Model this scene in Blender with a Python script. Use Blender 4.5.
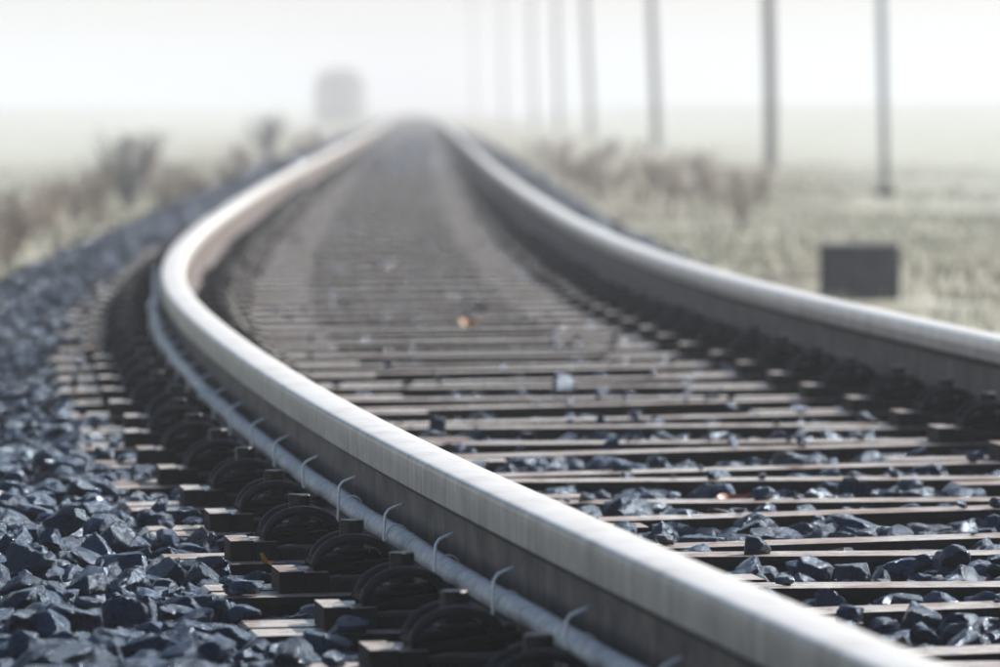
import bpy, bmesh, math, random
import numpy as np
from mathutils import Vector, Matrix, Euler

random.seed(7)
rng = np.random.default_rng(11)
R = math.radians
sc = bpy.context.scene
for o in list(bpy.data.objects):
    bpy.data.objects.remove(o)
col = sc.collection

# ------------------------------------------------------------------ camera
FPX, HOR, CZ = 6310.0, 105.0, 0.643           # focal length in photo pixels, horizon row, height over the sleeper tops
PITCH = math.atan((333.5 - HOR) / FPX)
ROLL = R(-0.3)
cam_d = bpy.data.cameras.new('Camera')
cam = bpy.data.objects.new('Camera', cam_d)
col.objects.link(cam)
CAM_M = Matrix.Translation((0, 0, CZ)) @ Matrix.Rotation(R(90) - PITCH, 4, 'X') @ Matrix.Rotation(ROLL, 4, 'Z')
cam.matrix_world = CAM_M
cam_d.sensor_width = 36.0
cam_d.lens = 36.0 * FPX / 1000.0
cam_d.clip_start = 0.2
cam_d.clip_end = 6000
cam_d.dof.use_dof = True
cam_d.dof.focus_distance = 8.7
cam_d.dof.aperture_fstop = 8.0
cam_d.dof.aperture_blades = 0
sc.camera = cam

# ------------------------------------------------------------------ sky, sun, exposure
SUN_AZ, SUN_EL = R(50), R(34)                  # to the right of the viewing direction, ahead
w = bpy.data.worlds.new('World'); sc.world = w; w.use_nodes = True
nt = w.node_tree; nt.nodes.clear()
sky = nt.nodes.new('ShaderNodeTexSky'); sky.sky_type = 'NISHITA'; sky.sun_disc = False
sky.sun_elevation = SUN_EL; sky.sun_rotation = SUN_AZ
sky.air_density = 1.0; sky.dust_density = 1.0; sky.ozone_density = 1.5
bg = nt.nodes.new('ShaderNodeBackground'); bg.inputs['Strength'].default_value = 0.055
ow = nt.nodes.new('ShaderNodeOutputWorld')
nt.links.new(sky.outputs[0], bg.inputs['Color']); nt.links.new(bg.outputs[0], ow.inputs['Surface'])
sun_d = bpy.data.lights.new('Sun', 'SUN'); sun_d.energy = 5.0; sun_d.angle = R(0.6); sun_d.color = (1.0, 0.94, 0.86)
sun = bpy.data.objects.new('Sun', sun_d); col.objects.link(sun)
sdir = Vector((math.sin(SUN_AZ) * math.cos(SUN_EL), math.cos(SUN_AZ) * math.cos(SUN_EL), math.sin(SUN_EL)))
sun.rotation_euler = sdir.to_track_quat('Z', 'Y').to_euler()
sun.location = sdir * 50
sc.view_settings.view_transform = 'Standard'
sc.view_settings.look = 'None'
sc.view_settings.exposure = 1.0
sc.view_settings.gamma = 1.0
sc.cycles.use_denoising = True
sc.cycles.max_bounces = 8
sc.cycles.volume_bounces = 2
sc.cycles.sample_clamp_indirect = 8
HAZE_DENSITY = 0.0025


# ------------------------------------------------------------------ helpers
def pix(px, py, z):
    """photo pixel -> point on the horizontal plane at height z"""
    d = CAM_M.to_3x3() @ Vector(((px - 500) / FPX, -(py - 333.5) / FPX, -1))
    t = (z - CZ) / d.z
    return Vector((d.x * t, d.y * t, z))


def at_depth(px, depth):
    return (px - 500) / FPX * depth


def mesh_from(name, verts, faces, mats=(), smooth=False, mat_idx=None):
    me = bpy.data.meshes.new(name)
    me.from_pydata([tuple(v) for v in verts], [], [tuple(f) for f in faces])
    for m in mats:
        me.materials.append(m)
    if mat_idx is not None:
        me.polygons.foreach_set('material_index', list(mat_idx))
    if smooth:
        me.polygons.foreach_set('use_smooth', [True] * len(me.polygons))
    me.update()
    return me


def link(name, me, parent=None, loc=None, label=None, cat=None, group=None, kind=None, mw=None):
    o = bpy.data.objects.new(name, me)
    col.objects.link(o)
    if parent is not None:
        o.parent = parent
    if loc is not None:
        o.location = loc
    if mw is not None:
        o.matrix_basis = mw
    for k, v in (('label', label), ('category', cat), ('group', group), ('kind', kind)):
        if v:
            o[k] = v
    return o


def sstep(a, b, x):
    t = np.clip((np.asarray(x, float) - a) / (b - a), 0, 1)
    return t * t * (3 - 2 * t)


def vnoise(x, y, seed=0):
    """smooth value noise, vectorised"""
    x = np.asarray(x, float); y = np.asarray(y, float)
    xi = np.floor(x).astype(np.int64); yi = np.floor(y).astype(np.int64)
    xf = x - xi; yf = y - yi
    def h(a, b):
        n = (a * 374761393 + b * 668265263 + seed * 974711) & 0x7fffffff
        n = ((n ^ (n >> 13)) * 1274126177) & 0x7fffffff
        n = n ^ (n >> 16)
        return (n & 0xffff) / 65535.0 * 2 - 1
    u = xf * xf * (3 - 2 * xf); v = yf * yf * (3 - 2 * yf)
    return (h(xi, yi) * (1 - u) + h(xi + 1, yi) * u) * (1 - v) + (h(xi, yi + 1) * (1 - u) + h(xi + 1, yi + 1) * u) * v


# ------------------------------------------------------------------ materials
def new_mat(name):
    m = bpy.data.materials.new(name); m.use_nodes = True
    t = m.node_tree
    b = t.nodes['Principled BSDF']
    return m, t, b


def ramp(t, fac, stops):
    n = t.nodes.new('ShaderNodeValToRGB')
    el = n.color_ramp.elements
    while len(el) < len(stops):
        el.new(0.5)
    for e, (p, c) in zip(el, stops):
        e.position = p; e.color = (*c, 1)
    t.links.new(fac, n.inputs['Fac'])
    return n.outputs['Color']


def noise(t, scale, detail=4, vec=None, rough=0.55):
    n = t.nodes.new('ShaderNodeTexNoise')
    n.inputs['Scale'].default_value = scale; n.inputs['Detail'].default_value = detail; n.inputs['Roughness'].default_value = rough
    if vec is not None:
        t.links.new(vec, n.inputs['Vector'])
    return n.outputs['Fac']


def coords(t, kind='Object', scale=None):
    c = t.nodes.new('ShaderNodeTexCoord')
    o = c.outputs[kind]
    if scale:
        mp = t.nodes.new('ShaderNodeMapping'); mp.inputs['Scale'].default_value = scale
        t.links.new(o, mp.inputs['Vector']); o = mp.outputs[0]
    return o


def geo_pos(t, scale=None):
    g = t.nodes.new('ShaderNodeNewGeometry'); o = g.outputs['Position']
    if scale:
        mp = t.nodes.new('ShaderNodeMapping'); mp.inputs['Scale'].default_value = scale
        t.links.new(o, mp.inputs['Vector']); o = mp.outputs[0]
    return o


def bump(t, b, h, strength, dist):
    n = t.nodes.new('ShaderNodeBump')
    n.inputs['Strength'].default_value = strength; n.inputs['Distance'].default_value = dist
    t.links.new(h, n.inputs['Height']); t.links.new(n.outputs[0], b.inputs['Normal'])


def maprange(t, v, a, b_, c, d):
    n = t.nodes.new('ShaderNodeMapRange')
    for k, x in zip(('From Min', 'From Max', 'To Min', 'To Max'), (a, b_, c, d)):
        n.inputs[k].default_value = x
    t.links.new(v, n.inputs['Value'])
    return n.outputs[0]


def mul_col(t, c1, c2, fac=1.0, mode='MULTIPLY'):
    n = t.nodes.new('ShaderNodeMix'); n.data_type = 'RGBA'; n.blend_type = mode
    if isinstance(fac, float):
        n.inputs[0].default_value = fac
    else:
        t.links.new(fac, n.inputs[0])
    for s, c in ((6, c1), (7, c2)):
        if isinstance(c, tuple):
            n.inputs[s].default_value = (*c, 1)
        else:
            t.links.new(c, n.inputs[s])
    return n.outputs[2]


def mat_simple(name, stops, scale, rough, metal=0.0, bstr=0.3, bdist=0.002, detail=5, spec=0.5, use_pos=True, stretch=None):
    m, t, b = new_mat(name)
    v = geo_pos(t, stretch) if use_pos else coords(t, 'Object', stretch)
    n = noise(t, scale, detail, v)
    t.links.new(ramp(t, n, stops), b.inputs['Base Color'])
    t.links.new(maprange(t, noise(t, scale * 2.3, 3, v), 0.3, 0.7, rough - 0.1, rough + 0.1), b.inputs['Roughness'])
    b.inputs['Metallic'].default_value = metal
    b.inputs['Specular IOR Level'].default_value = spec
    if bstr:
        bump(t, b, noise(t, scale * 4, 4, v), bstr, bdist)
    return m


def rail_mat(name, stops, rough, metal, streak, bstr):
    """steel with fine vertical streaks across the rail: the UV runs along the rail (u, metres) and round the profile (v)"""
    m, t, b = new_mat(name)
    v1 = coords(t, 'UV', (150, 3, 1)); v2 = coords(t, 'UV', (9, 14, 1)); v3 = coords(t, 'UV', (420, 420, 1))
    s = noise(t, 1.0, 3, v1); p = noise(t, 1.0, 5, v2); g = noise(t, 1.0, 2, v3)
    mx = t.nodes.new('ShaderNodeMath'); mx.operation = 'MULTIPLY_ADD'; mx.inputs[1].default_value = streak
    t.links.new(s, mx.inputs[0])
    m2 = t.nodes.new('ShaderNodeMath'); m2.operation = 'MULTIPLY_ADD'; m2.inputs[1].default_value = 1 - streak
    t.links.new(p, m2.inputs[0]); t.links.new(m2.outputs[0], mx.inputs[2]); m2.inputs[2].default_value = 0
    t.links.new(ramp(t, mx.outputs[0], stops), b.inputs['Base Color'])
    t.links.new(maprange(t, mx.outputs[0], 0.3, 0.7, rough + 0.08, rough - 0.08), b.inputs['Roughness'])
    b.inputs['Metallic'].default_value = metal
    ad = t.nodes.new('ShaderNodeMath'); ad.operation = 'ADD'
    t.links.new(g, ad.inputs[0]); t.links.new(s, ad.inputs[1])
    bump(t, b, ad.outputs[0], bstr, 0.0006)
    return m


M_RUN = rail_mat('rail_running_steel', [(0.32, (.44, .41, .375)), (0.46, (.74, .715, .685)), (0.65, (.86, .845, .82))], 0.36, 0.45, 0.45, 0.2)
M_HEAD = rail_mat('rail_head_steel', [(0.34, (.09, .078, .070)), (0.44, (.29, .268, .25)), (0.62, (.46, .44, .42))], 0.42, 0.25, 0.6, 0.5)
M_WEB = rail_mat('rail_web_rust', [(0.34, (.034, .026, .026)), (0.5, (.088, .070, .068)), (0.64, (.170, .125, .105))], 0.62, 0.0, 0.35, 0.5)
M_UNDERCUT = mat_simple('rail_undercut_shade', [(0.3, (.006, .006, .007)), (0.7, (.018, .017, .018))], 40, 0.6, 0.0, 0.2, 0.001, spec=0.2)  # shadow under the rail head, painted on the web as a dark band


def sleeper_top_material():  # worn, rusty steel; the pale base also paints in sky light on the tops
    m, t, b = new_mat('sleeper_top_lit_worn_steel')
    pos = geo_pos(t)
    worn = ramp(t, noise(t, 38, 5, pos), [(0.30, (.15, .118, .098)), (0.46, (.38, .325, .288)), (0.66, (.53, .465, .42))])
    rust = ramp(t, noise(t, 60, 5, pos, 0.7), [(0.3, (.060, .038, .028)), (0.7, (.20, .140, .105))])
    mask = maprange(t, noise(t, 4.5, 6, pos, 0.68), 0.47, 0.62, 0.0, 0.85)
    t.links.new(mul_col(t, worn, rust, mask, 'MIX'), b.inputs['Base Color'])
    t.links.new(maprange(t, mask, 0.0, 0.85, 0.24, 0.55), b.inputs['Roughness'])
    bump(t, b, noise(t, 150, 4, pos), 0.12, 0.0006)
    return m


M_TOP_LIT = sleeper_top_material()
M_SIDE_SHADE = mat_simple('sleeper_side_shade_steel', [(0.3, (.007, .007, .008)), (0.7, (.024, .022, .023))], 30, 0.7, 0.0, 0.4, 0.001, spec=0.08)  # shade below the flanges, painted into the flank colour
M_CLAMP = mat_simple('spring_steel_black', [(0.3, (.005, .0055, .007)), (0.7, (.016, .017, .020))], 60, 0.40, 0.0, 0.3, 0.0006, use_pos=False, spec=0.2)
M_BOLT = mat_simple('bolt_dark_steel', [(0.3, (.007, .007, .008)), (0.7, (.024, .022, .022))], 70, 0.42, 0.0, 0.3, 0.0006, use_pos=False, spec=0.2)
M_CONDUIT = mat_simple('conduit_grey_sheath', [(0.25, (.30, .285, .27)), (0.48, (.56, .545, .525)), (0.68, (.72, .70, .68))], 55, 0.45, 0.0, 0.25, 0.0006)
M_WIRE = mat_simple('hook_galvanised_wire', [(0.3, (.76, .76, .76)), (0.7, (.88, .88, .88))], 80, 0.35, 0.2, 0.2, 0.0004, use_pos=False)
M_WOOD = mat_simple('pole_weathered_wood', [(0.3, (.020, .017, .016)), (0.7, (.055, .046, .042))], 6, 0.75, 0.0, 0.6, 0.004, stretch=(6, 6, 0.4))
M_POST = mat_simple('post_blue_grey_paint', [(0.3, (.20, .24, .29)), (0.7, (.29, .33, .38))], 5, 0.5, 0.0, 0.2, 0.002)
M_INSUL = mat_simple('insulator_white_ceramic', [(0.3, (.6, .6, .58)), (0.7, (.75, .75, .73))], 9, 0.2, 0.0, 0.0)
M_BLOCK = mat_simple('block_dark_concrete', [(0.3, (.014, .018, .026)), (0.5, (.034, .039, .051)), (0.7, (.062, .068, .080))], 7, 0.85, 0.0, 0.6, 0.006)
M_WEED = mat_simple('weed_dry_brown', [(0.3, (.26, .20, .16)), (0.7, (.44, .36, .30))], 9, 0.8, 0.0, 0.0)
M_SEED = mat_simple('weed_seed_head', [(0.3, (.30, .245, .205)), (0.7, (.50, .43, .37))], 15, 0.85, 0.0, 0.0)
M_TWIG = mat_simple('shrub_dark_twigs', [(0.3, (.07, .07, .075)), (0.7, (.15, .145, .15))], 9, 0.8, 0.0, 0.0)
M_BARK = mat_simple('tree_bark', [(0.3, (.05, .042, .035)), (0.7, (.11, .095, .08))], 6, 0.85, 0.0, 0.4, 0.01)
M_LEAFT = mat_simple('tree_leaf', [(0.3, (.26, .27, .25)), (0.7, (.44, .45, .43))], 3, 0.7, 0.0, 0.0)
M_LEAF = mat_simple('fallen_leaf_orange', [(0.3, (.30, .10, .02)), (0.7, (.55, .24, .05))], 60, 0.6, 0.0, 0.2, 0.001)
M_LEAFR = mat_simple('fallen_leaf_rust_red', [(0.3, (.26, .05, .02)), (0.7, (.42, .11, .05))], 60, 0.6, 0.0, 0.2, 0.001)


def stone_material():
    m, t, b = new_mat('ballast_stone')
    at = t.nodes.new('ShaderNodeAttribute'); at.attribute_name = 'tint'
    pos = geo_pos(t)
    n = noise(t, 70, 6, pos, 0.65)
    base = ramp(t, at.outputs['Fac'], [(0.0, (.0010, .0030, .0090)), (0.35, (.0022, .0078, .024)), (0.65, (.0055, .0175, .046)),
                                       (0.86, (.014, .030, .058)), (0.93, (.045, .029, .022)), (1.0, (.42, .41, .39))])
    var = ramp(t, n, [(0.25, (.5, .5, .52)), (0.5, (.95, .95, .96)), (0.75, (1.6, 1.6, 1.58))])
    t.links.new(mul_col(t, base, var), b.inputs['Base Color'])
    t.links.new(maprange(t, noise(t, 45, 4, pos), 0.35, 0.65, 0.07, 0.34), b.inputs['Roughness'])
    b.inputs['Specular IOR Level'].default_value = 0.6
    b.inputs['Specular Tint'].default_value = (.26, .58, 1.0, 1)
    bump(t, b, noise(t, 170, 8, pos, 0.72), 0.85, 0.0045)
    return m


M_STONE = stone_material()


def bed_material():
    m, t, b = new_mat('ballast_bed_fines')
    pos = geo_pos(t)
    vo = t.nodes.new('ShaderNodeTexVoronoi'); vo.inputs['Scale'].default_value = 22
    t.links.new(pos, vo.inputs['Vector'])
    c = ramp(t, vo.outputs['Color'], [(0.1, (.006, .008, .011)), (0.5, (.013, .017, .023)), (0.9, (.027, .032, .041))])
    t.links.new(c, b.inputs['Base Color'])
    b.inputs['Roughness'].default_value = 0.75
    bump(t, b, vo.outputs['Distance'], 0.9, 0.03)
    return m


M_BED = bed_material()


def field_material():
    m, t, b = new_mat('frosted_meadow')
    pos = geo_pos(t)
    at = t.nodes.new('ShaderNodeAttribute'); at.attribute_name = 'verge'
    g = ramp(t, noise(t, 0.35, 5, pos), [(0.3, (.28, .30, .24)), (0.5, (.37, .39, .33)), (0.72, (.48, .50, .45))])
    v = ramp(t, noise(t, 0.9, 6, pos, 0.7), [(0.34, (.075, .07, .058)), (0.44, (.18, .165, .125)), (0.53, (.30, .30, .235)), (0.64, (.48, .48, .43))])
    t.links.new(mul_col(t, g, v, at.outputs['Fac'], 'MIX'), b.inputs['Base Color'])
    b.inputs['Roughness'].default_value = 0.9
    b.inputs['Specular IOR Level'].default_value = 0.2
    bump(t, b, noise(t, 7, 6, pos, 0.7), 0.8, 0.08)
    return m


M_FIELD = field_material()


def grass_material():
    m, t, b = new_mat('frosted_grass_blade')
    at = t.nodes.new('ShaderNodeAttribute'); at.attribute_name = 'tint'
    t.links.new(ramp(t, at.outputs['Fac'], [(0.0, (.16, .12, .085)), (0.3, (.32, .27, .20)), (0.55, (.27, .29, .18)), (0.8, (.42, .44, .33)), (1.0, (.58, .59, .53))]), b.inputs['Base Color'])
    b.inputs['Roughness'].default_value = 0.7
    return m


M_GRASS = grass_material()

# ------------------------------------------------------------------ the line of the track
GAUGE = 0.7525                                  # half distance between the rail centre lines
CANT = -0.0055
_d = [-6, 6, 8, 9.5, 11, 12.5, 14, 15.5, 17, 19, 22, 27, 35, 50, 100, 160, 260, 460]
_s = [-.148, -.1405, -.1292, -.1152, -.1032, -.0941, -.0867, -.0767, -.0615, -.0465, -.031, -.0195, -.0158, -.0120, -.0115, -.0145, -.015, -.015]
yy = np.arange(-4, 455, 0.02)
sl = np.interp(yy, _d, _s)
k = np.ones(61) / 61
sl = np.convolve(np.pad(sl, 30, mode='edge'), k, mode='valid')
xx = np.concatenate([[0], np.cumsum((sl[1:] + sl[:-1]) / 2 * 0.02)])
xx += 0.1036 - np.interp(7.07, yy, xx)
th = np.arctan(sl)                               # x of the left rail and its heading
cxs = xx + GAUGE * np.cos(th); cys = yy - GAUGE * np.sin(th)
S = np.concatenate([[0], np.cumsum(np.hypot(np.diff(cxs), np.diff(cys)))])
S -= np.interp(9.01, yy, S)                      # s = 0 where the left rail crosses 9.01 m: a sleeper stands there


def track(s, w_, z=0.0):
    """track coordinates (along, to the right of the centre line, up) -> world arrays"""
    x = np.interp(s, S, cxs); y = np.interp(s, S, cys); t = np.interp(s, S, th)
    return x + w_ * np.cos(t), y - w_ * np.sin(t), z - CANT * (np.asarray(w_) + GAUGE)


def frame(s, w_=0.0, z=0.0):
    x, y, zz = track(s, w_, z)
    t = float(np.interp(s, S, th))
    return Matrix.Translation((float(x), float(y), float(zz))) @ Matrix.Rotation(-t, 4, 'Z') @ Matrix.Rotation(math.atan(CANT), 4, 'Y')


def s_of_y(y):
    return float(np.interp(y, cys, S))


def track_w(x, y):
    """rough distance to the right of the centre line"""
    return (np.asarray(x) - np.interp(y, cys, cxs)) * np.cos(np.interp(y, cys, th))


def to_track(x, y):
    s = np.interp(y, cys, S); w_ = track_w(x, y)
    s = s - w_ * np.sin(np.interp(y, cys, th)) * -1.0 * 1.0
    return s, w_


def ground_z(x, y):
    wd = np.abs(track_w(x, np.clip(y, -4, 450)))
    z = -0.32 - 0.13 * sstep(2.2, 6, wd)
    z = z + (0.04 * vnoise(x * 0.5, y * 0.5, 3) + 0.03 * vnoise(x * 1.7, y * 1.7, 5)) * sstep(1.6, 2.6, wd)
    z = z + 1.15 * sstep(190, 470, y) * sstep(5, 26, wd)
    return z


# ground: one sheet to the horizon
gx = np.concatenate([-np.geomspace(1500, 13, 26), np.arange(-12, 14.01, 0.35), np.geomspace(15, 1500, 26)])
gy = np.concatenate([[-300, -120, -50, -20, -8], np.arange(-4, 90, 0.5), np.arange(91, 350, 4), np.geomspace(355, 2600, 24)])
GX, GY = np.meshgrid(gx, gy)
GZ = ground_z(GX, GY)
n1, n2 = GX.shape
idx = np.arange(n1 * n2).reshape(n1, n2)
faces = np.stack([idx[:-1, :-1], idx[:-1, 1:], idx[1:, 1:], idx[1:, :-1]], -1).reshape(-1, 4)
me = mesh_from('field', np.stack([GX, GY, GZ], -1).reshape(-1, 3).tolist(), faces.tolist(), [M_FIELD], True)
a = me.attributes.new('verge', 'FLOAT', 'POINT')
wd = np.abs(track_w(GX, np.clip(GY, -4, 450)))
a.data.foreach_set('value', (1 - sstep(3.5, 9, wd + 1.5 * vnoise(GX * .4, GY * .4, 9))).reshape(-1).astype(np.float32))
link('field', me, kind='structure')


# ballast bed
def bed_z(w_):
    w_ = np.asarray(w_)
    zs = [-.046, -.046, -.022, -.022, -.33, -.50]
    return np.where(w_ < 0, np.interp(-w_, [0, .95, 1.14, 1.45, 1.98, 2.2], zs), np.interp(w_, [0, .95, 1.12, 1.20, 1.66, 1.9], zs))


bs = np.concatenate([np.arange(s_of_y(0), s_of_y(60), 0.12), np.arange(s_of_y(60), s_of_y(440), 1.5)])
bw = np.concatenate([np.linspace(-2.2, -1, 17), np.linspace(-.92, .92, 24), np.linspace(1, 2.2, 17)])
BS, BW = np.meshgrid(bs, bw, indexing='ij')
bx, by, bz = track(BS, BW, 0)
bz = bz + bed_z(BW) - 0.012 + 0.008 * vnoise(BS * 9, BW * 9, 2)
n1, n2 = BS.shape
idx = np.arange(n1 * n2).reshape(n1, n2)
faces = np.stack([idx[:-1, :-1], idx[:-1, 1:], idx[1:, 1:], idx[1:, :-1]], -1).reshape(-1, 4)
me = mesh_from('ballast_bed', np.stack([bx, by, bz], -1).reshape(-1, 3).tolist(), faces.tolist(), [M_BED], True)
ballast = link('ballast_bed', me, kind='structure')


# ------------------------------------------------------------------ rails
def sweep(name, poly, ss, w0, mats, midx, closed=True):
    """profile poly (x, z) swept along the track at offset w0; midx: material per profile edge"""
    P = len(poly); n = len(ss)
    V = np.zeros((n, P, 3))
    for j, (px_, pz_) in enumerate(poly):
        x, y, z = track(ss, w0 + px_, pz_)
        V[:, j, 0], V[:, j, 1], V[:, j, 2] = x, y, z
    arc = np.concatenate([[0], np.cumsum([math.dist(poly[j], poly[(j + 1) % P]) for j in range(P)])])
    F, uv, mi = [], [], []
    for i in range(n - 1):
        for j in range(P):
            k_ = (j + 1) % P
            F.append((i * P + j, (i + 1) * P + j, (i + 1) * P + k_, i * P + k_))
            uv += [ss[i], arc[j], ss[i + 1], arc[j], ss[i + 1], arc[j + 1], ss[i], arc[j + 1]]
            mi.append(midx[j])
    F.append(tuple(range(P))); mi.append(midx[0]); uv += [0, 0] * P
    F.append(tuple(range((n - 1) * P, n * P))[::-1]); mi.append(midx[0]); uv += [0, 0] * P
    me = mesh_from(name, V.reshape(-1, 3).tolist(), F, mats, True, mi)
    ul = me.uv_layers.new(name='UVMap')
    ul.data.foreach_set('uv', uv)
    me.set_sharp_from_angle(angle=R(38))
    return me


Z0 = 0.021
def arcpts(cx_, cz_, r, a0, a1, n):
    return [(cx_ + r * math.cos(R(a0 + (a1 - a0) * i / n)), cz_ + r * math.sin(R(a0 + (a1 - a0) * i / n))) for i in range(n + 1)]
right_side = [(.0085, Z0 + .094), (.0315, Z0 + .1005), (.0335, Z0 + .103)] + [(.0335, Z0 + .124)] + arcpts(.0245, Z0 + .1385, .009, 0, 80, 5) + [(.012, Z0 + .1484)]
head = right_side + [(0, Z0 + .149)] + [(-x, z) for x, z in reversed(right_side)]
hm = []
for j in range(len(head)):
    k_ = (j + 1) % len(head)
    hm.append(1 if (head[j][1] + head[k_][1]) / 2 > Z0 + .1445 else 2 if (head[j][0] + head[k_][0]) / 2 > .02 and (head[j][1] + head[k_][1]) / 2 > Z0 + .126 else 0)
rw = [(.0085, Z0 + .020), (.0075, Z0 + .030), (.007, Z0 + .06), (.0074, Z0 + .084), (.0105, Z0 + .0955)]
web = rw + [(-x, z) for x, z in reversed(rw)]
rf = [(.0625, Z0), (.0625, Z0 + .0095), (.060, Z0 + .0115), (.022, Z0 + .0185), (.0105, Z0 + .0225)]
foot = rf + [(-x, z) for x, z in reversed(rf)]
rs = np.concatenate([np.arange(s_of_y(0), s_of_y(45), 0.12), np.arange(s_of_y(45), s_of_y(120), 0.5), np.arange(s_of_y(120), s_of_y(440), 2)])
rails = []
for side, lab in ((-1, 'steel rail carrying a pale conduit and wire hooks along its web'), (1, 'bare steel rail of the curved track, on the side of the wooden poles')):
    root = link('rail', None, label=lab, cat='rail')
    root.matrix_basis = Matrix.Translation(frame(0, side * GAUGE, Z0).translation)
    for nm, poly, mats, mi in (('head', [(q * -side, z) for q, z in head], [M_HEAD, M_RUN, M_RUN], hm), ('web', web, [M_WEB, M_UNDERCUT], [1 if min(web[j][1], web[(j + 1) % len(web)][1]) > Z0 + .083 else 0 for j in range(len(web))]), ('foot', foot, [M_WEB], [0] * len(foot))):  # upper web edges take the painted head shadow
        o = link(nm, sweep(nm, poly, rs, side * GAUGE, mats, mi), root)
        o.matrix_parent_inverse = root.matrix_basis.inverted()
    rails.append(root)

# ------------------------------------------------------------------ sleepers: forked steel sleepers, turned about by turns
FW, BH = 0.104, 0.095                            # flange width, beam height
YS, YF, YO = 0.0655, 0.2345, 0.3655              # beam centre lines: stem, fork leg, short beam
XE = 1.105


def beam_mesh(name, pts, bend=(True, True)):
    """I beam along pts (x, y): worn top plate with painted-in light, flanks with painted-in shade; ends turned down"""
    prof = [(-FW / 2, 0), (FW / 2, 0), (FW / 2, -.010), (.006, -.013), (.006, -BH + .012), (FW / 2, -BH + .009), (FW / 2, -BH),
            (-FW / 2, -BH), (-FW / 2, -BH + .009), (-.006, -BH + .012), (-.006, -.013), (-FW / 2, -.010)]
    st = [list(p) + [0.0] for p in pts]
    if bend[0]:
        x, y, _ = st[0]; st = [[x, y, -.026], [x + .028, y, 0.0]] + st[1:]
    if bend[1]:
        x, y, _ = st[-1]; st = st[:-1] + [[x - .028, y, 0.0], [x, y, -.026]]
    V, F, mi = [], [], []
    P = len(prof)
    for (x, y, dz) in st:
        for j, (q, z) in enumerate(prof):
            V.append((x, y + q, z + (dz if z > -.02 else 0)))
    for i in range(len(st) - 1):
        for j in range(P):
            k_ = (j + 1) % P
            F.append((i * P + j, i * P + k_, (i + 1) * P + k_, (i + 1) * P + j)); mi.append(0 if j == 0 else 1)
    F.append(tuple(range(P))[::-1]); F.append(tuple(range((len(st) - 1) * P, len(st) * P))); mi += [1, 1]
    me = mesh_from(name, V, F, [M_TOP_LIT, M_SIDE_SHADE], False, mi)
    bm = bmesh.new(); bm.from_mesh(me); bmesh.ops.recalc_face_normals(bm, faces=bm.faces); bm.to_mesh(me); bm.free()
    return me


def tube(pts, r, sides=8, cap=True):
    pts = [Vector(p) for p in pts]
    V, F = [], []
    n = len(pts)
    up = Vector((0, 1, 0))
    for i, p in enumerate(pts):
        t = (pts[min(i + 1, n - 1)] - pts[max(i - 1, 0)]).normalized()
        u = up if abs(t.dot(up)) < 0.9 else Vector((1, 0, 0))
        a_ = t.cross(u).normalized(); b_ = t.cross(a_)
        rr = r[i] if hasattr(r, '__len__') else r
        for q in range(sides):
            an = 2 * math.pi * q / sides
            V.append(p + a_ * math.cos(an) * rr + b_ * math.sin(an) * rr)
    for i in range(n - 1):
        for q in range(sides):
            k_ = (q + 1) % sides
            F.append((i * sides + q, i * sides + k_, (i + 1) * sides + k_, (i + 1) * sides + q))
    if cap:
        F.append(tuple(range(sides))[::-1]); F.append(tuple(range((n - 1) * sides, n * sides)))
    return V, F


def join(parts):
    V, F = [], []
    for v, f in parts:
        b0 = len(V)
        V += [tuple(q) for q in v]; F += [tuple(i + b0 for i in q) for q in f]
    return V, F


def box(x0, x1, y0, y1, z0, z1):
    V = [(x0, y0, z0), (x1, y0, z0), (x1, y1, z0), (x0, y1, z0), (x0, y0, z1), (x1, y0, z1), (x1, y1, z1), (x0, y1, z1)]
    F = [(3, 2, 1, 0), (4, 5, 6, 7), (0, 1, 5, 4), (1, 2, 6, 5), (2, 3, 7, 6), (3, 0, 4, 7)]
    return V, F


def bevel(me, off, seg=1):
    bm = bmesh.new(); bm.from_mesh(me)
    bmesh.ops.recalc_face_normals(bm, faces=bm.faces)
    bmesh.ops.bevel(bm, geom=list(bm.edges), offset=off, segments=seg, affect='EDGES', profile=0.6)
    bm.to_mesh(me); bm.free()
    return me


# fastening on the outer side of a rail: local x is counted away from the rail, y along it
def arm(yo, sgn):
    c = []
    for i in range(15):
        an = math.pi * (1 - i / 14)
        x = .133 - .054 * math.cos(an) * -1
        c.append((.135 + .052 * math.cos(an) * -1, yo + sgn * .010 * math.sin(an), .024 + .046 * math.sin(an) ** 0.8))
    # toe on the rail foot
    c = [(.058, yo + sgn * .014, .041)] + c
    return c
cl_parts = []
for sg in (-1, 1):
    cl_parts.append(tube(arm(sg * .030, sg), .0068, 8))
cl_parts.append(tube([(.185, -.036, .036), (.192, -.016, .037), (.17, -.013, .040), (.125, -.013, .045), (.105, 0, .046), (.125, .013, .045), (.17, .013, .040), (.192, .016, .037), (.185, .036, .036)], .007, 6))
CLV, CLF = join(cl_parts)
clamp_me = mesh_from('spring_clamp', CLV, CLF, [M_CLAMP], True)
def bolt_parts():
    hexr = .0178
    V = [(.135 + hexr * math.cos(R(60 * q + 15)), hexr * math.sin(R(60 * q + 15)), z) for z in (.050, .091) for q in range(6)]
    F = [tuple(range(6))[::-1], tuple(range(6, 12))] + [(q, (q + 1) % 6, (q + 1) % 6 + 6, q + 6) for q in range(6)]
    wv, wf = tube([(.135, 0, .0475), (.135, 0, .0525)], .025, 12)
    return join([(V, F), (wv, wf)])
bolt_me = bevel(mesh_from('bolt', *bolt_parts(), [M_BOLT]), .0018)
GV, GF = join([box(.207, .238, -.062, .062, -.002, .029), box(.172, .204, -.060, .060, -.002, .027), box(.066, .170, -.056, .056, -.003, .014), box(.135 - .012, .135 + .012, -.011, .011, .02, .05)])
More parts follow.
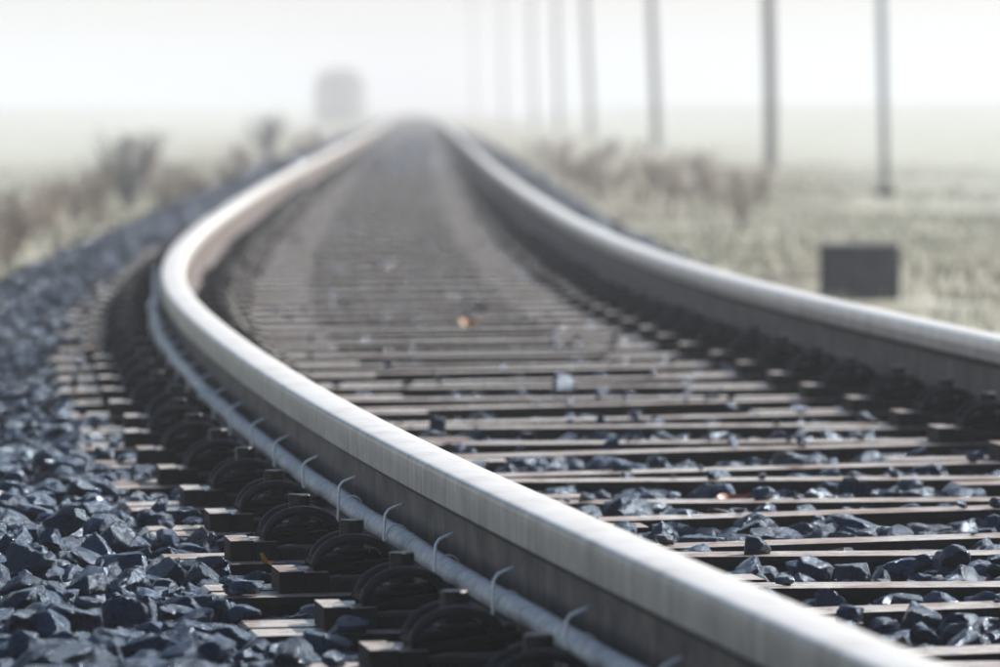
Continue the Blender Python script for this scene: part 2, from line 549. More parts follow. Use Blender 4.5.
guide_me = mesh_from('guide_plate', GV, GF, [M_TOP_LIT, M_SIDE_SHADE])
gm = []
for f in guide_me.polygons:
    gm.append(0 if (f.normal.z > 0.9 and f.center.z > .025 and f.center.x > .15) else 1)  # upward faces get the painted lit tone, the rest the shade tone
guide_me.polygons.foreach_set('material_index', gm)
pad_me = mesh_from('rail_pad', *box(-.0615, .0615, -.075, .075, .0025, Z0 - .0005), [M_CLAMP])

long_a = beam_mesh('beam', [(-XE, YS), (-.47, YS), (.47, YF), (XE, YF)])
long_b = beam_mesh('beam', [(-XE, -YS), (-.47, -YS), (.47, -YF), (XE, -YF)])
short_a = beam_mesh('beam', [(.30, YO), (XE, YO)])
short_b = beam_mesh('beam', [(.30, -YO), (XE, -YO)])
ties_me = mesh_from('tie_plate', *join([box(-.95, -.91, -.02, .02, -.075, -.065), box(-.52, -.48, -.03, .03, -.075, -.065)]), [M_SIDE_SHADE])

SLAB = 'forked steel sleeper of the track with worn top faces in painted-on light and black spring clamps'
SFAR = 'distant forked steel sleeper fading into the fog along the track'


def flat_mesh_data(objs):
    """joined copy of several (mesh, matrix) for far sleepers that show no parts"""
    V, F, mi = [], [], []
    for me, mt, off in objs:
        b0 = len(V)
        V += [tuple(mt @ v.co) for v in me.vertices]
        for p in me.polygons:
            F.append(tuple(i + b0 for i in p.vertices)); mi.append(p.material_index + off)
    return V, F, mi


I4 = Matrix.Identity(4)
ROT = Matrix.Rotation(math.pi, 4, 'Z')
SUP = [(-GAUGE, 0.0), (GAUGE, .30), (GAUGE, -.30)]
plate = lambda: None
far_objs = [(m_, I4, 0) for m_ in (long_a, long_b, short_a, short_b)]
for (rx, ry) in SUP:
    for sg in (0, 1):
        mt = Matrix.Translation((rx, ry, 0)) @ (ROT if sg else I4)
        far_objs.append((guide_me, mt, 0))
far_sleeper_me = mesh_from('steel_sleeper', *flat_mesh_data(far_objs)[:2], [M_TOP_LIT, M_SIDE_SHADE], False, flat_mesh_data(far_objs)[2])

sleepers = []
k0 = int(math.floor((s_of_y(3.4)) / 0.9)); k1 = int(math.floor(s_of_y(170) / 0.9)); kn = int(math.floor(s_of_y(46) / 0.9))
for kk in range(k0, k1):
    s0 = kk * 0.9
    flip = kk % 2 != 0
    mw = frame(s0) @ (ROT if flip else I4)
    # small irregularities of a real track
    mw = mw @ Matrix.Translation((random.uniform(-.012, .012), random.uniform(-.008, .008), 0)) @ Matrix.Rotation(random.uniform(-.004, .004), 4, 'Z')
    if kk >= kn:
        o = link('steel_sleeper', far_sleeper_me, mw=mw, label=SFAR, cat='sleeper', group='distant sleepers under the rails')
        continue
    root = link('steel_sleeper', None, mw=mw, label=SLAB, cat='sleeper', group='sleepers under the rails')
    for m_ in (long_a, long_b, short_a, short_b):
        link('beam', m_, root)
    for (rx, ry) in SUP:
        link('rail_pad', pad_me, root, (rx, ry, 0))
        for sg in (0, 1):
            mt = Matrix.Translation((rx, ry, 0)) @ (ROT if sg else I4)
            link('guide_plate', guide_me, root, mw=mt)
            c = link('spring_clamp', clamp_me, root, mw=mt @ Matrix.Rotation(random.uniform(-.03, .03), 4, 'Z'))
            link('bolt', bolt_me, c, mw=Matrix.Translation((.135, 0, random.uniform(-.003, .002))) @ Matrix.Rotation(random.uniform(0, 1.05), 4, 'Z') @ Matrix.Translation((-.135, 0, 0)))
# the rest of the line, where sleepers can no longer be told apart
V, F, mi = [], [], []
fv, ff, fm = flat_mesh_data(far_objs[:4])
for kk in range(k1, int(s_of_y(430) / 0.9)):
    mw = frame(kk * 0.9) @ (ROT if kk % 2 else I4)
    b0 = len(V)
    V += [tuple(mw @ Vector(v)) for v in fv]; F += [tuple(i + b0 for i in f) for f in ff]; mi += fm
link('sleepers_in_fog', mesh_from('sleepers_in_fog', V, F, [M_TOP_LIT, M_SIDE_SHADE], False, mi), label='row of sleepers lost in the fog at the end of the track', cat='sleepers', kind='stuff')

# ------------------------------------------------------------------ conduit, hooks and connector on the outer side of one rail
CU, CZC, CR = -GAUGE - .0480, Z0 + .0350, .0140
s_end = s_of_y(17.9); s_a = s_of_y(2.0); s_m = s_of_y(13.0)
cs = np.concatenate([np.arange(s_a, s_m, 0.0023), np.arange(s_m, s_end, 0.02)])
sides = 14
rad = CR * np.where(cs < s_m, 1 + 0.055 * np.sin(cs * 2 * math.pi / 0.0098), 1.0)
sag = 0.0025 * vnoise(cs * 2.2, cs * 0, 4)
ang = np.arange(sides) * 2 * math.pi / sides
CV = np.zeros((len(cs), sides, 3))
for j in range(sides):
    x, y, z = track(cs, CU + rad * math.cos(ang[j]) + sag * .6, CZC + sag * 0.5 + rad * math.sin(ang[j]))
    CV[:, j] = np.stack([x, y, z], -1)
idx = np.arange(len(cs) * sides).reshape(len(cs), sides)
nx = np.roll(idx, -1, axis=1)
F = np.stack([idx[:-1], nx[:-1], nx[1:], idx[1:]], -1).reshape(-1, 4).tolist()
F.append(idx[0].tolist()[::-1]); F.append(idx[-1].tolist())
link('cable_conduit', mesh_from('cable_conduit', CV.reshape(-1, 3).tolist(), F, [M_CONDUIT], True), label='pale grey ribbed cable conduit running along the rail foot', cat='conduit')

hook_pts = [(-.030, 0, -.003), (-.058, 0, -.006), (-.066, 0, 0.0), (-.0685, 0, .010), (-.0675, 0, .052), (-.0665, 0, .064), (-.062, 0, .0705), (-.053, 0, .0745), (-.041, 0, .079)]
ring = [(-.0480 + .0152 * math.cos(R(a_)), .004, .0350 + .0152 * math.sin(R(a_))) for a_ in range(-60, 200, 20)]
hook_me = mesh_from('wire_hook', *tube(hook_pts, .0021, 8), [M_WIRE], True)
ring_me = mesh_from('binding_ring', *tube(ring, .0012, 6), [M_WIRE], True)
for i in range(-8, 17):
    s_h = s_of_y(8.13) - .012 + i * 0.6 + random.uniform(-.02, .02)
    if s_h > s_end - .3:
        break
    mw = frame(s_h, -GAUGE, Z0)
    h = link('wire_hook', hook_me, mw=mw @ Matrix.Rotation(random.uniform(-.25, .25), 4, 'Z') @ Matrix.Rotation(random.uniform(-.05, .03), 4, 'Y'), label='bent wire hook gripping the rail foot and holding the grey conduit', cat='hook', group='wire hooks along the conduit')
    link('binding_ring', ring_me, h)

root = link('cable_connector', None, mw=frame(s_end, -GAUGE, Z0), label='pale grey cable connector on the rail web where the conduit ends', cat='connector')
link('sleeve', mesh_from('sleeve', *tube([(-.048, .003, .035), (-.048, .06, .035), (-.048, .17, .035), (-.048, .22, .035)], [.0165, .0175, .0175, .012], 10), [M_BOLT], True), root)
link('plug', mesh_from('plug', *tube([(-.048, .21, .035), (-.049, .26, .037), (-.049, .75, .039), (-.047, .85, .036), (-.044, 2.2, .034), (-.044, 6.0, .034)], [.015, .022, .022, .013, .011, .011], 12), [M_CONDUIT], True), root)

# ------------------------------------------------------------------ ballast stones
from mathutils import noise as mnoise


def ico(sub):
    bm = bmesh.new(); bmesh.ops.create_icosphere(bm, subdivisions=sub, radius=1)
    bm.verts.index_update()
    V = np.array([v.co[:] for v in bm.verts]); F = np.array([[v.index for v in f.verts] for f in bm.faces]); bm.free()
    return V, F


ICO = {q: ico(q) for q in (2, 4)}


def stone_variant(seed, sub):
    """broken rock: a ball cut by random planes with worn edges, then pitted"""
    rr = np.random.default_rng(seed)
    D, F = ICO[sub]
    npl = 13
    N = rr.normal(size=(npl, 3)); N /= np.linalg.norm(N, axis=1)[:, None]
    N = np.concatenate([N, [[0, 0, 1], [0, 0, -1], [1, 0, 0], [-1, 0, 0], [0, 1, 0], [0, -1, 0]]])
    ax = np.array([1.1, rr.uniform(.8, 1.0), rr.uniform(.62, .85)])
    off = np.linalg.norm(N * ax, axis=1) * rr.uniform(.55, .98, len(N))
    pw = rr.uniform(30, 70)
    q = np.clip(D @ N.T, 0, None) / off
    r = (q ** pw).sum(1) ** (-1 / pw)
    o = Vector((seed * 3.7, seed * 1.3, 0))
    for i, d in enumerate(D):
        p = Vector(d) * r[i]
        h = .07 * mnoise.noise(p * 1.7 + o) - .06 * abs(mnoise.noise(p * 3.4 + o)) + .03 * mnoise.noise(p * 7 + o)
        if sub > 2:
            h += .022 * mnoise.noise(p * 15 + o) + .010 * mnoise.noise(p * 31 + o)
        r[i] *= 1 + h
    return D * r[:, None] * 1.12, F


def hull_variant(seed, npts):
    rr = random.Random(seed)
    bm = bmesh.new()
    for _ in range(npts):
        v = Vector((rr.gauss(0, 1), rr.gauss(0, 1), rr.gauss(0, 1))).normalized()
        bm.verts.new(Vector((v.x * rr.uniform(.85, 1.1), v.y * rr.uniform(.75, 1.0), v.z * rr.uniform(.6, .85))))
    res = bmesh.ops.convex_hull(bm, input=bm.verts)
    bad = list({e for e in res['geom_interior'] + res['geom_unused'] if isinstance(e, bmesh.types.BMVert)})
    bmesh.ops.delete(bm, geom=bad, context='VERTS')
    bmesh.ops.triangulate(bm, faces=bm.faces)
    bm.verts.index_update()
    V = np.array([v.co[:] for v in bm.verts]); F = np.array([[v.index for v in f.verts] for f in bm.faces])
    bm.free()
    return V, F


FINE = [stone_variant(100 + i, 2) for i in range(14)]
BEST = [stone_variant(500 + i, 4) for i in range(14)]
COARSE = [hull_variant(300 + i, 10 + i % 4) for i in range(14)]


def scatter(y0, y1, cell, r0, r1, p2):
    sa, sb = s_of_y(y0), s_of_y(y1)
    s_, w_ = np.meshgrid(np.arange(sa, sb, cell), np.arange(-2.1, 1.72, cell), indexing='ij')
    s_ = s_.ravel(); w_ = w_.ravel()
    lay = np.zeros(len(s_))
    m2 = rng.random(len(s_)) < p2
    s_ = np.concatenate([s_, s_[m2] + cell * .5]); w_ = np.concatenate([w_, w_[m2] + cell * .5]); lay = np.concatenate([lay, np.ones(m2.sum())])
    n = len(s_)
    s_ = s_ + rng.uniform(-.55, .55, n) * cell; w_ = w_ + rng.uniform(-.55, .55, n) * cell
    r = r0 + (r1 - r0) * rng.random(n) ** 1.5
    x, y, zc = track(s_, w_, 0)
    lim = 0.081 * y + 1.1
    keep = np.abs(x) < lim
    # beams, clamps and rails
    core = np.zeros(n, bool); onbeam = np.zeros(n, bool); clampz = np.zeros(n, bool)
    kb = np.round(s_ / 0.9).astype(int)
    for dk in (-1, 0, 1):
        kk = kb + dk
        ly = s_ - kk * 0.9
        sgn = np.where(kk % 2 == 0, 1.0, -1.0)
        lx = w_ * sgn; ly = ly * sgn
        yl = np.interp(lx, [-.47, .47], [YS, YF])
        din = np.abs(np.abs(ly) - yl)
        onbeam |= (np.abs(lx) < XE) & (din < FW / 2 + r * .72)
        onbeam |= (lx > .30 - r * .5) & (lx < XE) & (np.abs(np.abs(ly) - YO) < FW / 2 + r * .72)
        core |= (np.abs(lx) < XE - .03) & (din < .03)
        for (rx, ry) in SUP:
            clampz |= (np.abs(lx - rx) < .255) & (np.abs(ly - ry) < .075 + r)
    railz = np.abs(np.abs(w_) - GAUGE) < .068 + r * .6
    u = rng.random(n)
    outer = np.abs(w_) > 1.0
    put_on = core & ~clampz & ~railz & np.where(outer, u < np.interp(y, [9, 22], [.22, .6]), u < np.interp(y, [9, 14, 26], [.035, .085, .09]))
    keep &= ~clampz & ~railz & (~onbeam | put_on)
    z = bed_z(w_) + r * .22 + lay * r * .75 + rng.uniform(-.006, .008, n) + .008 * vnoise(s_ * 3, w_ * 3, 8)
    z = np.where(put_on, np.where(outer, r, r * .65) * .5, z)
    r = np.where(put_on & ~outer, r * .65, r)
    z = z - CANT * (w_ + GAUGE)
    d = dict(x=x[keep], y=y[keep], z=z[keep], r=r[keep], lay=lay[keep] + put_on[keep])
    return d


def rand_rot(n, flat=.5):
    """random rotations, tilt limited so that stones lie on their broad side"""
    az = rng.uniform(0, 2 * math.pi, n); tilt = rng.normal(0, flat, n); az2 = rng.uniform(0, 2 * math.pi, n)
    def rz(a_):
        c, s = np.cos(a_), np.sin(a_); o = np.zeros((n, 3, 3)); o[:, 0, 0] = c; o[:, 0, 1] = -s; o[:, 1, 0] = s; o[:, 1, 1] = c; o[:, 2, 2] = 1; return o
    def rx(a_):
        c, s = np.cos(a_), np.sin(a_); o = np.zeros((n, 3, 3)); o[:, 1, 1] = c; o[:, 1, 2] = -s; o[:, 2, 1] = s; o[:, 2, 2] = c; o[:, 0, 0] = 1; return o
    return rz(az) @ rx(tilt) @ rz(az2)


def tints(n):
    t = rng.random(n) ** 1.15 * 0.86
    u = rng.random(n)
    t = np.where(u < .06, .93, t)
    t = np.where(u > .9965, 1.0, t)
    return t


bands = [(4.6, 13.0, .034, .010, .033, .5), (13, 26, .046, .014, .030, .25), (26, 60, .08, .020, .034, .15), (60, 150, .2, .05, .08, .05)]
allV, allF, allT = [], [], []
vbase = 0
near = None
single = []                                        # the stones that show largest, each its own object
for bi, bd in enumerate(bands):
    d = scatter(*bd)
    n = len(d['x'])
    rot = rand_rot(n); scl = np.stack([rng.uniform(.85, 1.35, n), rng.uniform(.8, 1.1, n), rng.uniform(.5, 1.0, n)], -1) * d['r'][:, None]
    tn = tints(n)
    vi = rng.integers(0, 14, n)
    infr = (np.abs(d['x']) < .081 * d['y'] + .06)
    take = np.zeros(n, bool)
    if bi == 0:
        wt = track_w(d['x'], d['y'])
        # the strip that the near rail hides is no candidate
        hid = (wt > -GAUGE) & (wt < -GAUGE + .22)
        score = np.where(infr & (d['y'] > 6.6) & (d['y'] < 12.5) & ~hid, d['r'] / d['y'] * (1 + .25 * d['lay']), 0)
        top = np.argsort(-score)[:288]
        take[top] = True
    for v in range(14):
        for fine in (True, False):
            lib = FINE if fine else COARSE
            use = ((infr & (d['y'] < 11.5)) == fine) & (vi == v) & ~take
            ii = np.nonzero(use)[0]
            if not len(ii):
                continue
            V0, F0 = lib[v]
            P = np.einsum('nij,nkj->nki', rot[ii], V0[None] * scl[ii][:, None, :])
            P += np.stack([d['x'][ii], d['y'][ii], d['z'][ii]], -1)[:, None, :]
            allV.append(P.reshape(-1, 3))
            off = vbase + np.arange(len(ii)) * len(V0)
            allF.append((F0[None] + off[:, None, None]).reshape(-1, 3))
            allT.append(np.repeat(tn[ii], len(V0)))
            vbase += len(ii) * len(V0)
    for i in np.nonzero(take)[0]:
        single.append((Vector((d['x'][i], d['y'][i], d['z'][i])), Matrix(rot[i].tolist()), scl[i], int(vi[i]), float(tn[i])))

V = np.concatenate(allV).astype(np.float32); F = np.concatenate(allF).astype(np.int32); T = np.concatenate(allT).astype(np.float32)


def tri_mesh(name, V, F, T, mat):
    me = bpy.data.meshes.new(name)
    me.vertices.add(len(V)); me.vertices.foreach_set('co', V.ravel())
    me.loops.add(len(F) * 3); me.loops.foreach_set('vertex_index', F.ravel())
    me.polygons.add(len(F)); me.polygons.foreach_set('loop_start', np.arange(0, len(F) * 3, 3, dtype=np.int32))
    me.polygons.foreach_set('use_smooth', np.zeros(len(F), bool))
    me.update(calc_edges=True)
    a_ = me.attributes.new('tint', 'FLOAT', 'POINT'); a_.data.foreach_set('value', T)
    me.materials.append(mat)
    return me


link('ballast_gravel', tri_mesh('ballast_gravel', V, F, T, M_STONE), ballast, kind='stuff')
print('gravel tris', len(F), [len(q) for q in allF[:3]], 'stones single', len(single))
lib_me = []
for q in range(42):
    V0, F0 = BEST[q % 14]
    tq = [.15, .45, .72][q // 14]
    lib_me.append(tri_mesh('stone', V0.astype(np.float32), F0.astype(np.int32), np.full(len(V0), tq, np.float32), M_STONE))
    lib_me[-1].polygons.foreach_set('use_smooth', np.ones(len(F0), bool)); lib_me[-1].set_sharp_from_angle(angle=R(26))
pale_me = tri_mesh('stone', BEST[3][0].astype(np.float32), BEST[3][1].astype(np.int32), np.full(len(BEST[3][0]), 1.0, np.float32), M_STONE)


def put_stone(p, rot, scl, v, tn, me=None):
    q = v + 14 * (0 if tn < .3 else 1 if tn < .6 else 2)
    m = Matrix.Translation(p) @ rot.to_4x4() @ Matrix.Diagonal((*scl, 1))
    return link('stone', me or lib_me[q], ballast, mw=m)


for st in single:
    put_stone(*st)
# stones that stand out in the photograph: (pixel x, pixel y of the base, width in pixels, tint, flatness)
for q, (px_, py_, wp, tn, fl, z) in enumerate([(755, 556, 29, .1, 1.1, 0), (851, 624, 40, .4, .8, 0), (66, 545, 50, .3, .85, -.01), (562, 393, 28, .1, .9, 0),
                                  (606, 475, 44, .65, .6, -.01), (955, 566, 36, .2, .8, 0), (438, 432, 26, .1, .8, 0), (348, 640, 44, .1, .8, -.01),
                                  (915, 415, 34, .8, .5, -.01), (277, 314, 13, 1.0, .8, -.01), (782, 512, 15, 1.0, .8, -.03), (655, 470, 24, .3, .9, -.01)]):
    p = pix(px_, py_, z)
    r = wp / FPX * p.y / 2
    p.z += r * fl * .55
    rot = Euler((0.15, 0.1, q * 1.3)).to_matrix()
    put_stone(p, rot, (r * 1.05, r * .9, r * fl * 1.2), (q * 5) % 14, tn, pale_me if tn == 1.0 else None)

# ------------------------------------------------------------------ fallen leaves
def leaf_mesh(name, L, mat, curl):
    V, F = [], []
    n = 7
    for i in range(n + 1):
        t = i / n
        wv = .34 * math.sin(math.pi * t ** .8) * (1 - .35 * t) + .015
        zc = curl * (t - .45) ** 2 * 1.6
        for sgn in (-1, 0, 1):
            V.append(((t - .5) * L, sgn * wv * L, (zc + (abs(sgn) * wv * .45)) * L))
    for i in range(n):
        for j in range(2):
            F.append((i * 3 + j, i * 3 + j + 1, (i + 1) * 3 + j + 1, (i + 1) * 3 + j))
    m = mesh_from(name, V, F, [mat], True)
    return m
for (px_, py_, z, L, mat, rot, lab) in [
        (263, 573, .0, .034, M_LEAF, (0.7, .5, 1.2), 'curled orange leaf caught beside a spring clamp on the ballast shoulder'),
        (470, 330, .012, .062, M_LEAF, (0.7, 0, .2), 'orange leaf lying on the sleepers between the rails'),
        (733, 512, -.02, .055, M_LEAFR, (0.55, 0, .1), 'rust red leaf lying among stones between two sleepers'),
        (228, 470, .004, .05, M_LEAFR, (0.8, .2, 2), 'brown red leaf in the shade of the clamps under the conduit')]:
    p = pix(px_, py_, z)
    p.z += .014
    link('fallen_leaf', leaf_mesh('fallen_leaf', L, mat, .8), mw=Matrix.Translation(p) @ Euler(rot).to_matrix().to_4x4(), label=lab, cat='leaf')

# ------------------------------------------------------------------ concrete block beside the track
p = pix(860, 296, float(ground_z(1.96, 33.7)))
bw_, bd_, bh_ = 80 / FPX * p.y, .42, 50 / FPX * p.y
bm = bmesh.new(); bmesh.ops.create_cube(bm, size=1)
for v in bm.verts:
    v.co = Vector((v.co.x * bw_, v.co.y * bd_, (v.co.z + .5) * (bh_ + .06) - .06))
bmesh.ops.bevel(bm, geom=list(bm.edges), offset=.04, segments=3, affect='EDGES')
bmesh.ops.subdivide_edges(bm, edges=list(bm.edges), cuts=2, use_grid_fill=True)
for v in bm.verts:
    v.co += Vector((random.uniform(-.003, .003), random.uniform(-.003, .003), random.uniform(-.003, .003)))
me = bpy.data.meshes.new('base_block'); bm.to_mesh(me); bm.free(); me.materials.append(M_BLOCK)
root = link('concrete_block', None, loc=p, label='low dark concrete block standing in the frosty grass beside the rail', cat='block')
root.rotation_euler = (0, 0, R(-4))
link('body', me, root)
lid = bevel(mesh_from('lid', *box(-bw_ * .505, bw_ * .505, -bd_ * .505, bd_ * .505, bh_ - .03, bh_ + .012), [M_BLOCK]), .016, 2)
link('lid', lid, root)

# ------------------------------------------------------------------ poles
def pole_mesh(h, r0, r1, n=16):
    V, F = [], []
    rows = 14
    for i in range(rows + 1):
        t = i / rows; z = -.4 + t * (h + .4); r = r0 + (r1 - r0) * t
        for q in range(n):
            rr = r * (1 + .03 * math.sin(q * 2.1 + i * .7))
            V.append((rr * math.cos(2 * math.pi * q / n) + .012 * math.sin(i * .8), rr * math.sin(2 * math.pi * q / n), z))
    for i in range(rows):
        for q in range(n):
            k_ = (q + 1) % n
            F.append((i * n + q, i * n + k_, (i + 1) * n + k_, (i + 1) * n + q))
    F.append(tuple(range(rows * n, (rows + 1) * n)))
    return V, F


PH = 9.2
shaft_me = mesh_from('shaft', *pole_mesh(PH, .108, .085), [M_WOOD], True)
arm_me = bevel(mesh_from('crossarm', *box(-.75, .75, .10, .19, PH - .55, PH - .44), [M_WOOD]), .008)
ins_me = mesh_from('insulator', *tube([(0, 0, 0), (0, 0, .03), (0, 0, .05), (0, 0, .10), (0, 0, .13)], [.012, .035, .028, .035, .01], 10), [M_INSUL], True)
POLES = [(771, 109, 'dark wooden pole standing next to the blue grey steel post', -.2), (657, 152, 'wooden pole half faded by fog, second after the steel post', -1.4)]
for px_, dd, lab, lean in POLES + [(592, 205, 'pale foggy wooden pole farther along the pole line', -2.0), (560, 250, None, -1), (535, 298, None, -1.2), (505, 378, None, -1), (476, 470, None, -1)]:
    x = at_depth(px_, dd)
    lab = lab or 'faint wooden pole almost lost in the fog'
    if 'faint' in lab:
        g_ = 'poles lost in the fog'
    else:
        g_ = None
    root = link('wooden_pole', None, loc=(x, dd, float(ground_z(x, dd))), label=lab, cat='pole', group=g_)
    root.rotation_euler = (0, R(lean), 0)
    link('shaft', shaft_me, root)
    link('crossarm', arm_me, root)
    for q in (-.62, -.35, .35, .62):
        link('insulator', ins_me, root, (q, .145, PH - .44))
x = at_depth(886, 70)
root = link('steel_post', None, loc=(x, 70, float(ground_z(x, 70))), label='slim blue grey steel post standing in the meadow', cat='post')
root.rotation_euler = (0, R(-1.0), 0)
link('tube', mesh_from('tube', *tube([(0, 0, -.3), (0, 0, 2), (0, 0, 4.5)], .046, 16), [M_POST], True), root)
link('cap', mesh_from('cap', *tube([(0, 0, 4.49), (0, 0, 4.53), (0, 0, 4.55)], [.058, .058, .03], 16), [M_POST], True), root)
link('footing', bevel(mesh_from('footing', *box(-.11, .11, -.11, .11, -.2, .10), [M_BLOCK]), .01), root)

# ------------------------------------------------------------------ vegetation
def blade_cloud(n, xs, ys, zs, hmin, hmax, wd_, tints_):
    """n bent grass blades of three triangles each"""
    az = rng.uniform(0, 2 * math.pi, n); h = rng.uniform(hmin, hmax, n); ln = rng.uniform(.15, .8, n) * h
    dx, dy = np.cos(az), np.sin(az)
    px_, py_ = -dy * wd_, dx * wd_
    base = np.stack([xs, ys, zs - .02], -1)
    side = np.stack([px_, py_, np.zeros(n)], -1) * h[:, None] ** .5
    mid = base + np.stack([dx * ln * .35, dy * ln * .35, h * .6], -1)
    tip = base + np.stack([dx * ln, dy * ln, h], -1)
    V = np.stack([base - side, base + side, mid - side * .7, mid + side * .7, tip], 1)
    F = np.array([[0, 1, 3], [0, 3, 2], [2, 3, 4]])[None] + (np.arange(n) * 5)[:, None, None]
    return V.reshape(-1, 3), F.reshape(-1, 3), np.repeat(tints_, 5)


def verge_grass(name, n, wlo, whi, ylo, yhi, hmin, hmax, lab, sparse=0.0, bright=0.0):
    y = ylo * (yhi / ylo) ** rng.random(n)
    w_ = wlo + (whi - wlo) * rng.random(n)
    x = np.interp(y, cys, cxs) + w_
    cl = vnoise(x * 1.1, y * .7, 21) + .5 * vnoise(x * 3.1, y * 2, 22)
    ok = (cl > sparse + rng.uniform(-.5, .5, n)) & (np.abs(x) < .081 * y + 2.5)
    x, y, cl = x[ok], y[ok], cl[ok]
    z = ground_z(x, y)
    tn = np.clip(.52 + .55 * vnoise(x * .9, y * .22, 31) + .25 * vnoise(x * 2.2, y * .6, 33) + rng.normal(0, .14, len(x)) + bright, 0, 1)
    V, F, T = blade_cloud(len(x), x, y, z, hmin, hmax, .016 + .012 * 1, tn)
    return link(name, tri_mesh(name, V.astype(np.float32), F.astype(np.int32), T.astype(np.float32), M_GRASS), label=lab, cat='grass', kind='stuff')


verge_grass('verge_grass', 52000, 1.62, 9, 16, 110, .03, .12, 'frosty tufted grass on the verge beside the poles', -.05, -.06)
verge_grass('verge_grass', 36000, -10, -1.95, 18, 110, .04, .15, 'frosty tufted grass on the verge across from the poles', -.1, .05)


def weed_variant(seed, h, nst, spread, twiggy):
    rr = random.Random(seed)
    stems, heads = [], []
    def seed_quad(p, s):
        a_ = Vector((rr.gauss(0, 1), rr.gauss(0, 1), rr.gauss(0, 1))).normalized(); b_ = a_.orthogonal().normalized()
        return ([p - a_ * s, p + b_ * s * .55, p + a_ * s, p - b_ * s * .55], [(0, 1, 2, 3)])
    for _ in range(nst):
        an = rr.uniform(0, 2 * math.pi); out = rr.uniform(.05, 1) * spread; hh = h * rr.uniform(.6, 1)
        pts = [Vector((math.cos(an) * out * t ** 1.4 + .02 * rr.gauss(0, 1) * t, math.sin(an) * out * t ** 1.4, hh * t - .03)) for t in (0, .25, .5, .75, 1)]
        stems.append(tube(pts, [.006, .005, .004, .003, .002], 3, False))
        for _k in range(twiggy):
            t = rr.uniform(.35, .95); b0 = pts[int(t * 4)].lerp(pts[min(4, int(t * 4) + 1)], t * 4 % 1)
            a2 = rr.uniform(0, 2 * math.pi); L = hh * rr.uniform(.10, .25)
            e = b0 + Vector((math.cos(a2) * L * .7, math.sin(a2) * L * .7, L * .8))
            stems.append(tube([b0, b0.lerp(e, .6), e], [.003, .0025, .0015], 3, False))
            for _q in range(4):
                heads.append(seed_quad(b0.lerp(e, rr.uniform(.4, 1.1)) + Vector((rr.gauss(0, .02), rr.gauss(0, .02), rr.gauss(0, .02))), rr.uniform(.012, .03)))
        for _q in range(9):
            heads.append(seed_quad(pts[4].lerp(pts[3], rr.uniform(-.1, .8)) + Vector((rr.gauss(0, .015), rr.gauss(0, .015), 0)), rr.uniform(.012, .03)))
    return join(stems), join(heads)


WV = []
for i in range(5):
    s_, h_ = weed_variant(40 + i, [.75, .95, .6, .85, .7][i], [22, 26, 20, 24, 30][i], [.28, .32, .35, .25, .4][i], 5)
    WV.append((mesh_from('stem', *s_, [M_WEED]), mesh_from('seed_head', *h_, [M_SEED])))
SV = []
for i in range(2):
    s_, h_ = weed_variant(90 + i, .8, 34, .45, 6)
    SV.append((mesh_from('branch', *s_, [M_TWIG]), mesh_from('withered_leaf', *h_, [M_TWIG])))


def plant(x, y, var, sc_, rot, lab, group, name='dry_weed', cat='weed', lib=WV, pn=('stem', 'seed_head')):
    root = link(name, None, loc=(x, y, float(ground_z(x, y)) - .01), label=lab, cat=cat, group=group)
    root.rotation_euler = (0, 0, rot); root.scale = (sc_, sc_, sc_)
    link(pn[0], lib[var][0], root, kind='stuff'); link(pn[1], lib[var][1], root, kind='stuff')


LW = 'tall dry brown weed on the grassy verge across the track from the poles'
RW = 'dry brown weed beside the ballast on the verge with the poles'
for (px_, dd) in [(8, 38), (22, 40), (38, 44), (-12, 36), (55, 47), (75, 50), (98, 50), (165, 52), (190, 56), (205, 60), (228, 64), (250, 72), (180, 62), (150, 66), (280, 82), (300, 92), (240, 84), (318, 110)]:
    x = at_depth(px_, dd)
    plant(x, dd, random.randrange(5), random.uniform(.55, .78), random.uniform(0, 6), LW, 'dry weeds across from the poles')
for (px_, dd) in [(600, 62), (618, 66), (640, 58), (655, 62), (672, 55), (690, 60), (705, 64), (722, 56), (742, 46), (630, 76), (660, 80), (580, 78), (596, 88), (560, 96), (545, 110), (700, 82), (735, 74), (610, 105), (680, 100), (528, 128), (762, 60), (572, 130), (640, 130)]:
    x = at_depth(px_, dd)
    plant(x, dd, random.randrange(5), random.uniform(.4, .68), random.uniform(0, 6), RW, 'dry weeds on the pole side')
rr = random.Random(77)
for q in range(16):
    dd = rr.uniform(50, 120); px_ = rr.uniform(545, 745) if dd < 90 else rr.uniform(530, 640)
    x = at_depth(px_, dd)
    if float(track_w(x, dd)) > 1.8:
        plant(x, dd, rr.randrange(5), rr.uniform(.35, .6), rr.uniform(0, 6), RW, 'dry weeds on the pole side')
for (px_, dd, s_, lab) in [(128, 58, 1.0, 'dark bare twiggy shrub among the dry weeds'), (268, 105, 1.1, 'thin dark shrub standing farther along the verge')]:
    plant(at_depth(px_, dd), dd, 0 if dd < 90 else 1, s_, 1.0, lab, None, 'bare_shrub', 'shrub', SV, ('branch', 'withered_leaf'))

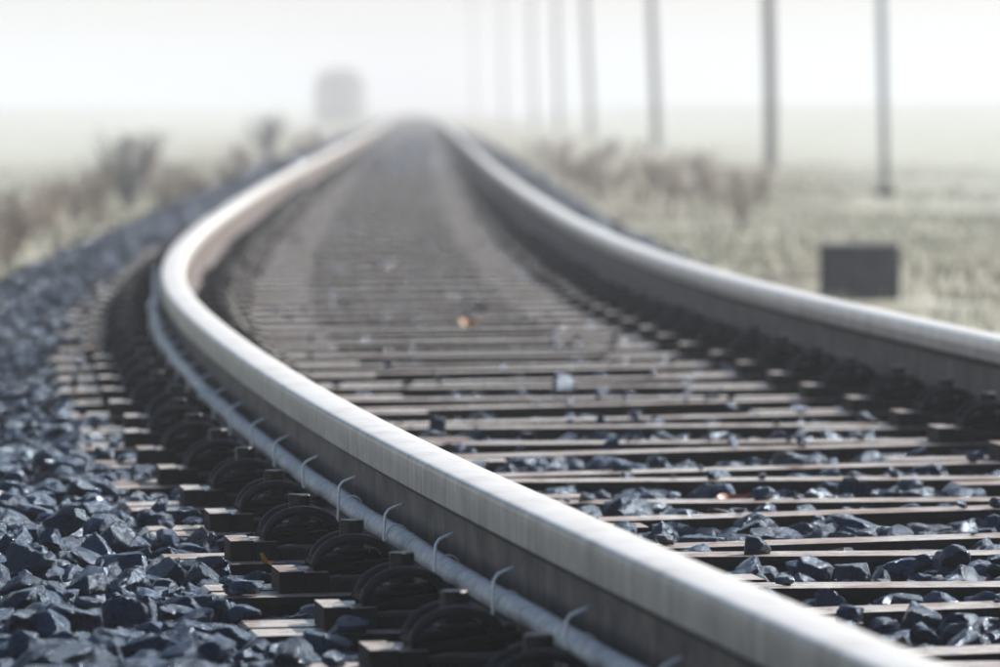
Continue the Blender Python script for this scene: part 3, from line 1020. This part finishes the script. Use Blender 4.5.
# tree by the line, far off in the fog
td = 395.0
tx = at_depth(341, td)
tz = float(ground_z(tx, td))
root = link('fog_tree', None, loc=(tx, td, tz), label='pale round crowned tree fading into the fog beside the track', cat='tree')
root.name = 'small_tree'; root.scale = (1.36, 1.36, 1.42)
tr = [tube([(0, 0, -.2), (.03, 0, .5), (.02, .03, 1.1), (0, 0, 1.9)], [.16, .12, .09, .05], 8)]
rr = random.Random(5)
for q in range(9):
    an = q * .7; z = .5 + .14 * q
    tr.append(tube([(0, 0, z), (math.cos(an) * .45, math.sin(an) * .45, z + .35), (math.cos(an) * .8, math.sin(an) * .8, z + .75)], [.05, .035, .015], 5))
link('trunk', mesh_from('trunk', *join(tr), [M_BARK]), root)
V, F = [], []
for q in range(5200):
    u = Vector((rr.gauss(0, 1), rr.gauss(0, 1), rr.gauss(0, 1))).normalized() * rr.random() ** .4
    e = .55
    u = Vector((math.copysign(abs(u.x) ** .78, u.x) * 1.22, math.copysign(abs(u.y) ** .8, u.y) * 1.22, math.copysign(abs(u.z) ** .72, u.z) * 1.35 + 1.05))
    lump = 1 + .12 * math.sin(u.x * 5 + u.z * 3) * math.cos(u.y * 4)
    u = Vector((u.x * lump, u.y * lump, u.z))
    a_ = Vector((rr.gauss(0, 1), rr.gauss(0, 1), rr.gauss(0, 1))).normalized(); b_ = a_.orthogonal().normalized()
    s_ = rr.uniform(.05, .10); b0 = len(V)
    V += [u - a_ * s_, u + b_ * s_ * .6, u + a_ * s_, u - b_ * s_ * .6]; F.append((b0, b0 + 1, b0 + 2, b0 + 3))
link('crown', mesh_from('crown', V, F, [M_LEAFT]), root)

# ------------------------------------------------------------------ haze: closed box of fog round camera and scene
hz = bpy.data.materials.new('haze'); hz.use_nodes = True
t = hz.node_tree; t.nodes.clear()
vol = t.nodes.new('ShaderNodeVolumePrincipled'); out = t.nodes.new('ShaderNodeOutputMaterial')
vol.inputs['Color'].default_value = (.725, .75, .795, 1)
vol.inputs['Density'].default_value = HAZE_DENSITY
vol.inputs['Anisotropy'].default_value = 0.1
t.links.new(vol.outputs[0], out.inputs['Volume'])
link('haze', mesh_from('haze', *box(-1600, 1600, -400, 2700, -2.0, 12.5), [hz]), kind='stuff')
